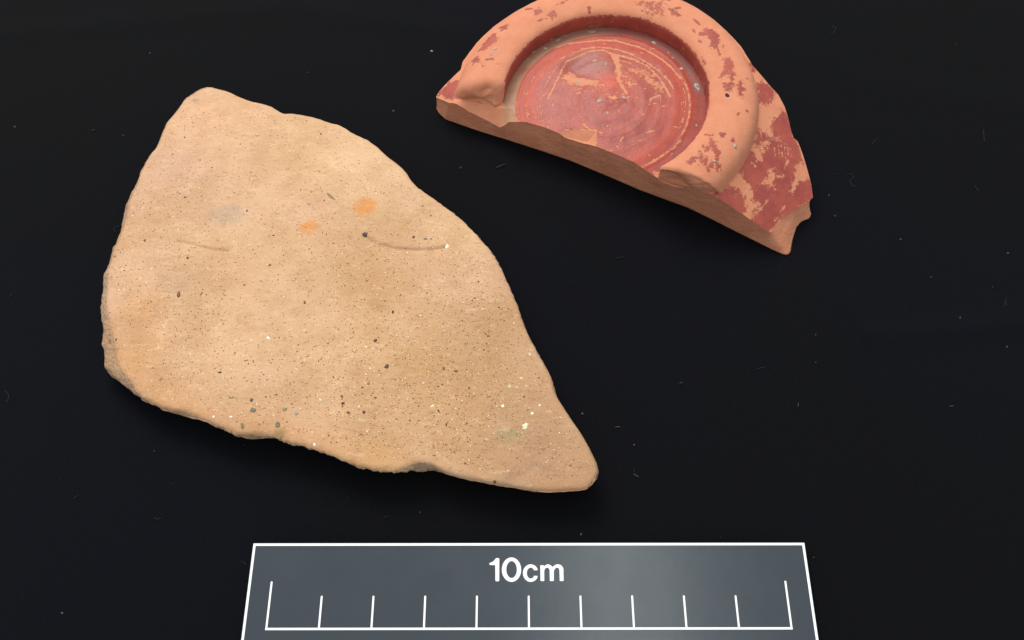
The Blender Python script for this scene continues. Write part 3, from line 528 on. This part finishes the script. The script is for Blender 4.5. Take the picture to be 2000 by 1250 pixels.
# the broken edge: face edge -> widest line -> underside
rows = []
zt = Z[-1]
K = 16
for k in range(K + 1):
    t = k / K
    if t < 0.5:
        u = t / 0.5
        r = S_T + (S_R - S_T) * np.sin(u * np.pi / 2) ** 0.8
        z = zt + (Z_W - zt) * u
    else:
        u = (t - 0.5) / 0.5
        r = S_R - (0.10 + 0.5 * near) * u ** 1.5
        z = Z_W * (1 - u)
    w = math.sin(math.pi * t)
    r = r - 0.030 * w * (1 + fbm(phi * 30, phi * 0 + t * 5, 4, 8)) * (1 if t < 0.98 else 0)
    rows.append(np.stack([SCX + r * np.cos(phi), SCY + r * np.sin(phi), z], -1))
rows.append(np.stack([SCX + 0.01 * np.cos(phi), SCY + 0.01 * np.sin(phi), phi * 0 + 0.02], -1))
mesh_obj('broken_edge', np.concatenate(rows), grid_faces(len(rows), NPHI), mat_tan('broken_tan_clay', True), sherd)

# grits set in the face
GRIT_COL = dict(plum=((118, 96, 98), .5), dark=((84, 58, 48), .6), green=((158, 148, 112), .66), white=((255, 250, 232), .9), cream=((250, 236, 196), .85),
                brown=((136, 92, 58), .7), wine=((108, 58, 52), .6), grey=((190, 180, 165), .8), ochre=((206, 160, 104), .72))
grit_mats = {k: mat_plain('grit_' + k, c, 0.6, kk, 0.25, 0.0002) for k, (c, kk) in GRIT_COL.items()}


def pebble(x, y, lx, ly, rot, zf, rise, seed):
    """low irregular stone, its flanks sunk into the surface"""
    rs = np.random.default_rng(seed)
    K = 9
    a = np.linspace(0, 2 * np.pi, K, endpoint=False) + rs.uniform(-0.2, 0.2, K)
    j = rs.uniform(0.62, 1.25, K)
    ca, sa = math.cos(math.radians(rot)), math.sin(math.radians(rot))
    V, Fc = [], []
    for m, dz in ((1.0, -0.02), (0.96, 0.3), (0.6, 0.9)):
        ex, ey = 0.5 * lx * m * j * np.cos(a), 0.5 * ly * m * j * np.sin(a)
        px, py = x + ex * ca - ey * sa, y + ex * sa + ey * ca
        pz = zf(px, py) + (dz * rise if dz > 0 else -0.02)
        V += list(zip(px, py, pz))
    V.append((x, y, float(zf(np.array([x]), np.array([y]))[0]) + rise))
    for b in (0, K):
        for i in range(K):
            Fc.append((b + i, b + (i + 1) % K, b + K + (i + 1) % K, b + K + i))
    for i in range(K):
        Fc.append((2 * K + i, 2 * K + (i + 1) % K, 3 * K))
    return V, Fc


for i, (x, y, lx, ly, rot, kind) in enumerate(GRITS):
    V, Fc = pebble(x, y, lx, ly, rot, sherd_top, 0.007 if min(lx, ly) > 0.06 else 0.006, 100 + i)
    mesh_obj('grit', V, Fc, grit_mats[kind], sherd)

# the countless smaller specks, one joined part
V, Fc, Cc = [], [], []
poly = [tuple(p[:2]) for p in SHERD]
cand = rng.uniform((-9.2, 1.5), (3, 14.5), (90000, 2))
sd = poly_sd(cand[:, 0], cand[:, 1], poly)
cand = cand[sd < -0.22]
dens = 0.42 + 0.28 * fbm(cand[:, 0] * 0.9, cand[:, 1] * 0.9, 3, 77) + 0.5 * np.exp(-((cand[:, 0] + 2.0) / 3.2) ** 2 - ((cand[:, 1] - 7.6) / 2.2) ** 2) \
    + 0.25 * np.exp(-((cand[:, 0] + 4.2) / 3.0) ** 2 - ((cand[:, 1] - 5.6) / 1.0) ** 2)
cand = cand[rng.uniform(0, 1.6, len(cand)) < dens][:9000]
zc = sherd_top(cand[:, 0], cand[:, 1])
dark_cols = [lin(c) * TAN_K for c in ((132, 88, 54), (150, 104, 66), (170, 124, 80), (112, 70, 48), (120, 92, 66), (180, 136, 92), (160, 116, 76))]
light_cols = [lin(c) * 0.85 for c in ((255, 238, 206), (255, 226, 184), (255, 246, 228))]
for i, ((x, y), z) in enumerate(zip(cand, zc)):
    light = rng.random() < 0.15
    L = 0.012 + 0.017 * rng.random() ** 2.2 + (0.014 if rng.random() < 0.05 else 0)
    if light:
        L = 0.011 + 0.012 * rng.random() ** 2
    asp = rng.uniform(0.4, 1.0)
    a0 = math.radians(-14 + rng.normal(0, 28))
    b = len(V)
    col = (light_cols if light else dark_cols)[rng.integers(3 if light else 7)]
    for q in range(6):
        a = q * math.pi / 3 + rng.uniform(-.3, .3)
        m = rng.uniform(0.7, 1.2)
        ex, ey = L * m * math.cos(a), L * asp * m * math.sin(a)
        V.append((x + ex * math.cos(a0) - ey * math.sin(a0), y + ex * math.sin(a0) + ey * math.cos(a0), z - 0.003))
        Cc.append(col)
    V.append((x, y, z + 0.006))
    Cc.append(col)
    Fc += [(b + q, b + (q + 1) % 6, b + 6) for q in range(6)]
sp = mesh_obj('grit_specks', V, Fc, mat_tint('tiny_grit', 0.7), sherd, colors={'tint': np.array(Cc)})
tag(sp, kind='stuff')


# ---- red slipped dish fragment with its foot ring ----
def tilt(x, y):
    return TX * (x - OX) + TY * (y - OY)


END_A, END_B = np.array(LEFT_BREAK[0]), np.array(LEFT_BREAK[1])
dish = thing('dish_fragment', 'broken half of an orange-red slipped dish base with raised foot ring, lying upside down', 'potsherd', OX, OY)
ND = 1500
ph = np.linspace(0, 2 * np.pi, ND, endpoint=False)
BX, BY = 2.6, 15.0                                         # a point from which the whole broken outline can be seen
R_T = radial(RIM_TOP, BX, BY, ph)
R_T = R_T + 0.007 * fbm((BX + R_T * np.cos(ph)) * 4, (BY + R_T * np.sin(ph)) * 4, 4, 4)
R_L = radial(RIM_LOW, BX, BY, ph)
lo0 = math.atan2(RIM_LOW[19][1] - BY, RIM_LOW[19][0] - BX)
lo1 = math.atan2(RIM_LOW[0][1] - BY, RIM_LOW[0][0] - BX) % (2 * math.pi)
hid = ((ph - lo0) % (2 * math.pi)) < (lo1 - lo0)           # the far side, where the wall's broken edge drops straight
R_L = np.where(hid, R_T - 0.02, R_L)
for _ in range(3):
    R_L = (np.roll(R_L, 1) + R_L + np.roll(R_L, -1)) / 3
pr = np.array(PROF_R)
fine_r = np.linspace(0, 6, 601)
fine_z = np.interp(fine_r, PROF_R, PROF_Z)
ker = np.hanning(41)
fine_z = np.convolve(np.pad(fine_z, 20, mode='reflect', reflect_type='odd'), ker / ker.sum(), 'valid')
D0 = np.array(DIMPLE).reshape(-1)


def dish_top(x, y):
    r = np.hypot(x - OX, y - OY)
    a = np.arctan2(y - OY, x - OX)
    z = np.interp(r, fine_r, fine_z)
    fl = 1 / (1 + np.exp((r - 2.2) * 14))
    # wheel ridges and the raised ring round the floor
    z = z + fl * (0.0030 * np.sin(r * 15 + a + 1.5 * vnoise(x, y, 9)) + 0.0007 * np.sin(r * 41 - 2 * a + 3 * vnoise(x * 2, y * 2, 9)))
    z = z + 0.018 * np.exp(-((r - 2.08) / 0.05) ** 2)
    z = z + fl * 0.014 * fbm(x * 1.3, y * 1.3, 3, 91) + 0.0018 * fbm(x * 7, y * 7, 3, 92)
    # thumb-sized hollow and the lump beside it
    d = np.hypot((x - D0[0]) / 0.55, (y - D0[1]) / 0.42)
    z = z + np.exp(-d ** 4) * (0.15 * (x - D0[0]) - 0.035)
    d = np.hypot((x - D0[2]) / 0.32, (y - D0[3]) / 0.26)
    z = z + 0.05 * np.exp(-d ** 2)
    d = np.hypot((x - D0[2] - 0.05) / 0.42, (y - D0[3] + 0.55) / 0.2)
    z = z + 0.028 * np.exp(-d ** 2) * (1 + 0.5 * vnoise(x * 9, y * 9, 5))
    # chip out of the floor at the break
    z = z - 0.55 * np.clip(-poly_sd(x, y, CHIP), 0, 1)
    # left of the floor the break slopes down from the stub of the ring
    u = (END_B - END_A) / np.linalg.norm(END_B - END_A)
    d = (x - END_A[0]) * u[1] - (y - END_A[1]) * u[0]
    al = (x - END_A[0]) * u[0] + (y - END_A[1]) * u[1]
    L = np.linalg.norm(END_B - END_A)
    z = z - 0.9 * np.clip(d, 0, 0.5) * np.clip((L - al) / 0.25 + 0.5, 0, 1) * np.clip((al + 0.1) / 0.3, 0, 1)
    return z + tilt(x, y)


CHIP = FLOOR_PAINT[-2][1]
M_ = 300
sr = np.linspace(0, 1, M_)
sr[0] = 1e-4
RR = sr[:, None] * R_T[None, :]
X, Y = BX + RR * np.cos(ph), BY + RR * np.sin(ph)
x, y = X.ravel(), Y.ravel()
z = dish_top(x, y)
r = np.hypot(x - OX, y - OY)
a = np.arctan2(y - OY, x - OX)
wheel = FLOOR_PAINT[:]
for rad, a0, a1, w in ((1.88, 150, 200, .010), (1.95, -30, 25, .010), (1.62, 165, 215, .009), (1.48, 20, 75, .010), (1.72, 95, 150, .010), (1.30, 40, 80, .008), (1.80, 250, 285, .010), (1.42, 265, 300, .008)):
    t = np.radians(np.linspace(a0, a1, 14))
    rd = rad * (1 + 0.010 * np.sin(3 * t))
    wheel.append((-1, [(OX + q * math.cos(p), OY + q * math.sin(p)) for q, p in zip(rd, t)], w, .05))
for k in range(70):                                        # small flakes lost from the floor
    q, p = 2.0 * math.sqrt(rng.random()), rng.uniform(0, 2 * math.pi)
    fx, fy = OX + q * math.cos(p), OY + q * math.sin(p)
    wheel.append((-1, [(fx, fy), (fx + rng.normal(0, .05), fy + rng.normal(0, .03))], rng.uniform(.006, .02), .06))
field = np.where(r < 3.0, wear_field(x, y, np.ones_like(x), wheel), wear_field(x, y, -np.ones_like(x), WALL_PAINT))
ad = np.degrees(a) % 360
sm = lambda v, lo, hi: np.clip((v - lo) / (hi - lo), 0, 1) ** 2 * (3 - 2 * np.clip((v - lo) / (hi - lo), 0, 1))
beige = sm(ad, 70, 115) * (1 - sm(ad, 205, 225)) * sm(r, 2.10, 2.16) * (1 - sm(r, 2.36, 2.50))
grey = (sm(ad, 0, 12) * (1 - sm(ad, 95, 140)) * sm(r, 2.16, 2.24) + 0.8 * sm(ad, 80, 100) * (1 - sm(ad, 130, 150)) * sm(r, 2.28, 2.36)) * (1 - sm(r, 2.40, 2.5))  # grey-pink tone along the foot of the ring wall
film_sheen = np.clip(1.0 * beige + 0.7 * grey, 0, 1)
film_sheen = np.where(r < 3, film_sheen, 0)
scoop = np.where(r < 3, np.exp(-np.hypot((x - D0[0]) / 0.55, (y - D0[1]) / 0.42) ** 4), 0)
film_sheen, grey = np.maximum(film_sheen, 0.4 * scoop), np.maximum(grey, scoop)  # grey sheen of the hollow put into its colour
hot = 0.8 * np.exp(-(np.hypot((x - D0[2]) / 0.5, (y - D0[3] - 0.02) / 0.35)) ** 2)
hot = np.clip(hot + 0.40 * sm(r, 1.5, 1.80) * (1 - sm(r, 2.12, 2.2)) * (0.7 + 0.6 * vnoise(r * 11, a * 1.5, 3)) + 0.25 * np.clip(vnoise(r * 8, a * 0.8, 6), 0, 1), 0, 1)
hot = np.where(r < 3, hot, 0)
quads = grid_faces(M_, ND)
rq = r[quads].mean(1)
slip_mat = mat_slip('red_slip_over_clay')
frac_mat = mat_fracture('broken_orange_clay')


def sub_mesh(name, sel, mat, parent, verts, quads, at):
    q = quads[sel]
    used = np.unique(q)
    remap = np.full(len(verts), -1)
    remap[used] = np.arange(len(used))
    return mesh_obj(name, verts[used], remap[q], mat, parent, attrs={k: v[used] for k, v in at.items()})


gloss = np.where(r < 3, np.exp(-np.hypot((x - D0[0]) / 0.55, (y - D0[1]) / 0.42) ** 4), 0)
gloss = np.maximum(gloss, np.where(r < 3, 0.8 * (1 - sm(r, 1.5, 1.9)), 0))
at = dict(gloss=gloss, slip=0.5 + 0.5 * field, film_sheen=film_sheen, grey=np.clip(grey / (grey + beige + 1e-3), 0, 1), hot=hot)
vv = np.stack([x, y, z], -1)
sub_mesh('base_floor', rq < 3.0, slip_mat, dish, vv, quads, at)
sub_mesh('dish_wall', rq >= 3.0, slip_mat, dish, vv, quads, at)
# broken edge of wall and floor
zt = z.reshape(X.shape)[-1]
rows = []
K = 22
for k in range(K + 1):
    t = k / K
    r_ = R_T + (R_L - R_T) * t
    zz = zt + (0.0 - zt) * t
    w = math.sin(math.pi * t) ** 0.6
    ex, ey = BX + r_ * np.cos(ph), BY + r_ * np.sin(ph)
    r_ = r_ + 0.016 * w * fbm(ex * 1.6 + ey * 1.3, zz * 2.4 + ey * 0.4, 4, 14) - 0.015 * w
    rows.append(np.stack([BX + r_ * np.cos(ph), BY + r_ * np.sin(ph), zz], -1))
rows.append(np.stack([BX + 0.01 * np.cos(ph), BY + 0.01 * np.sin(ph), ph * 0 + 0.02], -1))
mesh_obj('broken_edge', np.concatenate(rows), grid_faces(len(rows), ND), frac_mat, dish)

# foot ring: closed section swept round the axis between its two broken ends
sec = [(2.44, .80), (2.425, .95), (2.42, 1.10), (2.415, 1.25), (2.43, 1.34), (2.50, 1.41), (2.63, 1.455), (2.85, 1.475), (3.08, 1.465), (3.28, 1.42), (3.44, 1.34), (3.555, 1.22),
       (3.62, 1.08), (3.66, .96), (3.69, .90), (3.70, .80), (3.3, .76), (2.8, .76)]
sec = chaikin(sec, 3)
nb = len(sec)
cen = np.array([3.03, 1.08])


def end_angle(pt_a, pt_b, rad):
    pa, pb = np.array(pt_a) - (OX, OY), np.array(pt_b) - (OX, OY)
    d = pb - pa
    A, B = d @ d, pa @ d
    Cq = pa @ pa - rad * rad
    disc = np.sqrt(np.maximum(B * B - A * Cq, 0))
    sols = [(-B + disc) / A, (-B - disc) / A]
    pick = np.where(np.abs(sols[0] - 0.5) < np.abs(sols[1] - 0.5), sols[0], sols[1])
    return np.arctan2(pa[1] + pick * d[1], pa[0] + pick * d[0])


E_ = RING_ENDS
hz = np.clip((sec[:, 1] - 0.93) / 0.45, 0, 1)
fR = end_angle(*E_['rb'], sec[:, 0]) * (1 - hz) + end_angle(*E_['rt'], sec[:, 0]) * hz
aLb, aLt = end_angle(*E_['lb'], sec[:, 0]) % (2 * np.pi), end_angle(*E_['lt'], sec[:, 0]) % (2 * np.pi)
hl = hz ** 0.8
fL = aLb * (1 - hl) + aLt * hl
fL = fL - 0.022 * np.exp(-((sec[:, 0] - 2.72) / 0.22) ** 2) * hz + 0.006 * fbm(sec[:, 0] * 2, sec[:, 1] * 2, 2, 6)
fR = fR + 0.008 * fbm(sec[:, 0] * 5, sec[:, 1] * 5, 3, 16)
NS = 900
d_in = [(0.0, 0.07), (0.012, 0.035), (0.03, 0.012), (0.06, 0.003)]
cols = []
for dc, ins in d_in:
    cols.append((0.0, dc, ins))
for t in np.linspace(0, 1, NS):
    cols.append((t, 0.09 * (1 - t) - 0.26 * t, 0.0))
for dc, ins in reversed([(0.0, 0.22), (0.02, 0.15), (0.06, 0.085), (0.11, 0.04), (0.17, 0.012), (0.23, 0.002)]):
    cols.append((1.0, -dc, ins))
dirn = cen - sec
dirn = dirn / np.linalg.norm(dirn, axis=1)[:, None]
P = []
for t, dc, ins in cols:
    ang = fR + (fL - fR) * t + dc / sec[:, 0]
    q = sec + dirn * ins
    wob = 0.010 * fbm(ang * 3, sec[:, 1] * 2, 2, 40) + 0.004 * fbm(ang * 14, sec[:, 0] * 5, 2, 41)
    rad = q[:, 0] + wob
    px, py = OX + rad * np.cos(ang), OY + rad * np.sin(ang)
    P.append(np.stack([px, py, q[:, 1] + tilt(px, py) + 0.5 * wob], -1))
ringv = np.concatenate(P)
rf = grid_faces(len(cols), nb)
x, y = ringv[:, 0], ringv[:, 1]
rr2 = np.hypot(x - OX, y - OY)
base = -np.clip((rr2 - 2.445 - 0.012 * fbm(x * 5, y * 5, 3, 70)) / 0.05, -1, 1)
angd = np.degrees(np.arctan2(y - OY, x - OX)) % 360
field = wear_field(x, y, base, RING_PAINT)
near_end = np.minimum(np.arange(len(cols)), np.arange(len(cols))[::-1]).repeat(nb)
field = np.where(near_end < 4, -1, field)
tri_q = rf
ring = mesh_obj('foot_ring', ringv, tri_q[:, ::-1], slip_mat, dish,
                attrs=dict(slip=0.5 + 0.5 * field, film_sheen=field * 0, grey=field * 0, hot=field * 0, gloss=field * 0))
# broken ends of the ring, each a part of its own
for first, flip in ((0, False), (len(cols) - 1, True)):
    loop = P[first]
    c0 = loop.mean(0)
    nrm = np.cross(loop[nb // 4] - c0, loop[0] - c0)
    V = []
    steps = (1.0, 0.85, 0.65, 0.4, 0.2, 0.02)
    tang = (P[1] - P[0]).mean(0) if first == 0 else (P[-2] - P[-1]).mean(0)
    tang = tang / np.linalg.norm(tang)
    for m in steps:
        dev = ((loop - c0) @ tang)[:, None] * tang
        ringp = c0 + (loop - c0 - dev) * m + dev * m ** 2
        bulge = (0.02 * (1 - m) + 0.010 * fbm(ringp[:, 0] * 2 + ringp[:, 1], ringp[:, 2] * 3, 3, 23) * (1 - m))
        V.append(ringp - tang * bulge[:, None])
    Fq = grid_faces(len(steps), nb)
    mesh_obj('broken_end', np.concatenate(V), Fq if flip else Fq[:, ::-1], frac_mat, dish)

# pale lime deposits and a pit
dep_mat = mat_plain('pale_lime_deposit', (226, 206, 186), 0.7, 0.66, 0.35, 0.0003)
for i, (px, py, lx, ly, rot) in enumerate(DEPOSITS):
    V, Fc = pebble(px, py, lx, ly, rot, dish_top, 0.006, 300 + i)
    mesh_obj('lime_deposit', V, Fc, dep_mat, dish)
ring_prof_r = sec[:, 0]
upper = sec[(sec[:, 1] > 1.0)]
upper = upper[np.argsort(upper[:, 0])]


def ring_top(x, y):
    rr = np.hypot(x - OX, y - OY)
    return np.interp(rr, upper[:, 0], upper[:, 1]) + tilt(x, y)


for i, (px, py, lx, ly, rot) in enumerate(RING_DEPOSITS):
    V, Fc = pebble(px, py, lx, ly, rot, ring_top, 0.007, 340 + i)
    mesh_obj('lime_deposit', V, Fc, dep_mat, dish)
V, Fc = pebble(PIT[0], PIT[1], 0.10, 0.12, 20, ring_top, 0.008, 380)  # dark lump added for the shade inside a pinhole
mesh_obj('pit_shade', V, Fc, mat_plain('pit_shade', (52, 40, 30), 0.8, 0.6), dish)


# ---- scale card ----
card = thing('scale_card', 'dark grey photographic scale card with white border, ten centimetre divisions and 10cm lettering', 'scale card', 0.32, 2.6)
white = mat_plain('white_print', (252, 254, 255), 0.45, 0.88, 0.03, 0.0001)
AX, AY, ANG = -4.677, 2.366, 0.0012
ca, sa = math.cos(ANG), math.sin(ANG)


def cd(u, v):
    return (AX + u * ca - v * sa, AY + u * sa + v * ca)


U0, U1, V0, V1 = -0.462, 10.492, -0.98, 1.632
bm = bmesh.new()
bmesh.ops.create_cube(bm, size=1)
for v in bm.verts:
    px, py = cd(U0 if v.co.x < 0 else U1, V0 if v.co.y < 0 else V1)
    v.co = (px, py, 0.146 if v.co.z > 0 else -0.01)
bmesh.ops.bevel(bm, geom=bm.edges[:], offset=0.012, segments=2, affect='EDGES')
bm.verts.index_update()
mesh_obj('card', [tuple(v.co) for v in bm.verts], [[v.index for v in f.verts] for f in bm.faces], mat_card(), card, smooth=False)
bm.free()
PZ0, PZ1 = 0.140, 0.150
bw, e = 0.047, 0.014
box = lambda a, b, c, d: [cd(a, b), cd(c, b), cd(c, d), cd(a, d)]
slab('border', [box(U0 + e, V0 + e, U1 - e, V1 - e), box(U0 + e + bw, V0 + e + bw, U1 - e - bw, V1 - e - bw)], PZ0, PZ1, white, card)
tw = 0.040
slab('baseline', [box(-tw / 2, -0.021, 10 + tw / 2, 0.021)], PZ0, PZ1, white, card)
for k in range(11):
    h = 0.885 if k in (0, 10) else 0.612
    hw = 0.0185
    pts = [cd(k - hw, 0.0212), cd(k + hw, 0.0212), cd(k + hw, h - hw)] + [cd(k + hw * math.cos(q), h - hw + hw * math.sin(q)) for q in (0.5, 1.05, 1.57, 2.1, 2.64)] + [cd(k - hw, h - hw)]
    slab('tick_mark', [pts], PZ0, PZ1, white, card)
for kind, keys in (('digit', ('one', 'zero')), ('letter', ('c', 'm'))):
    for k in keys:
        slab(kind, [[tuple(q) for q in P_] for P_ in GLYPHS[k]], PZ0, PZ1, white, card)


# ---- fluff and fibres caught on the cloth ----
V, Fc, Cc = [], [], []


def fleck(px, py, lx, ly, rot, col):
    v, f = pebble(px, py, lx, ly, rot, lambda x, y: np.asarray(x) * 0 - 0.012, 0.02, len(V))
    b = len(V)
    V.extend(v)
    Fc.extend([tuple(i + b for i in q) for q in f])
    Cc.extend([col] * len(v))


for i, (px, py, lx, ly, rot) in enumerate(FLUFF):
    k = 0.30 if i == 0 else rng.uniform(0.03, 0.09)
    fleck(px, py, lx, ly, rot, np.array((1, 1, 1.0)) * k)
for i in range(280):
    px, py = rng.uniform(-14, 14), rng.uniform(-2, 19)
    fleck(px, py, 0.012 + 0.03 * rng.random() ** 3, 0.012, rng.uniform(0, 180), np.array((1, 1, 1.08)) * rng.uniform(0.010, 0.032))
for pts in FIBRES + [[(px, py), (px + rng.normal(0, .08), py + rng.normal(0, .08)), (px + rng.normal(0, .12), py + rng.normal(0, .12))] for px, py in rng.uniform((-13, -1), (13, 18), (8, 2))]:
    p = np.array(pts, float)
    d = np.gradient(p, axis=0)
    nrm = np.stack([-d[:, 1], d[:, 0]], -1)
    nrm = nrm / (np.linalg.norm(nrm, axis=1)[:, None] + 1e-9) * 0.006
    b = len(V)
    for q, m in zip(p, nrm):
        V += [(q[0] - m[0], q[1] - m[1], -0.008), (q[0], q[1], 0.004), (q[0] + m[0], q[1] + m[1], -0.008)]
        Cc += [np.array((0.022, 0.023, 0.027))] * 3
    for i in range(len(p) - 1):
        for s_ in (0, 1):
            Fc.append((b + 3 * i + s_, b + 3 * i + s_ + 1, b + 3 * i + s_ + 4, b + 3 * i + s_ + 3))
lint = mesh_obj('lint', V, Fc, mat_tint('grey_lint', 0.9), None, colors={'tint': np.array(Cc)})
tag(lint, 'tiny pale lint specks and fibres scattered over the black cloth', 'lint', 'stuff')
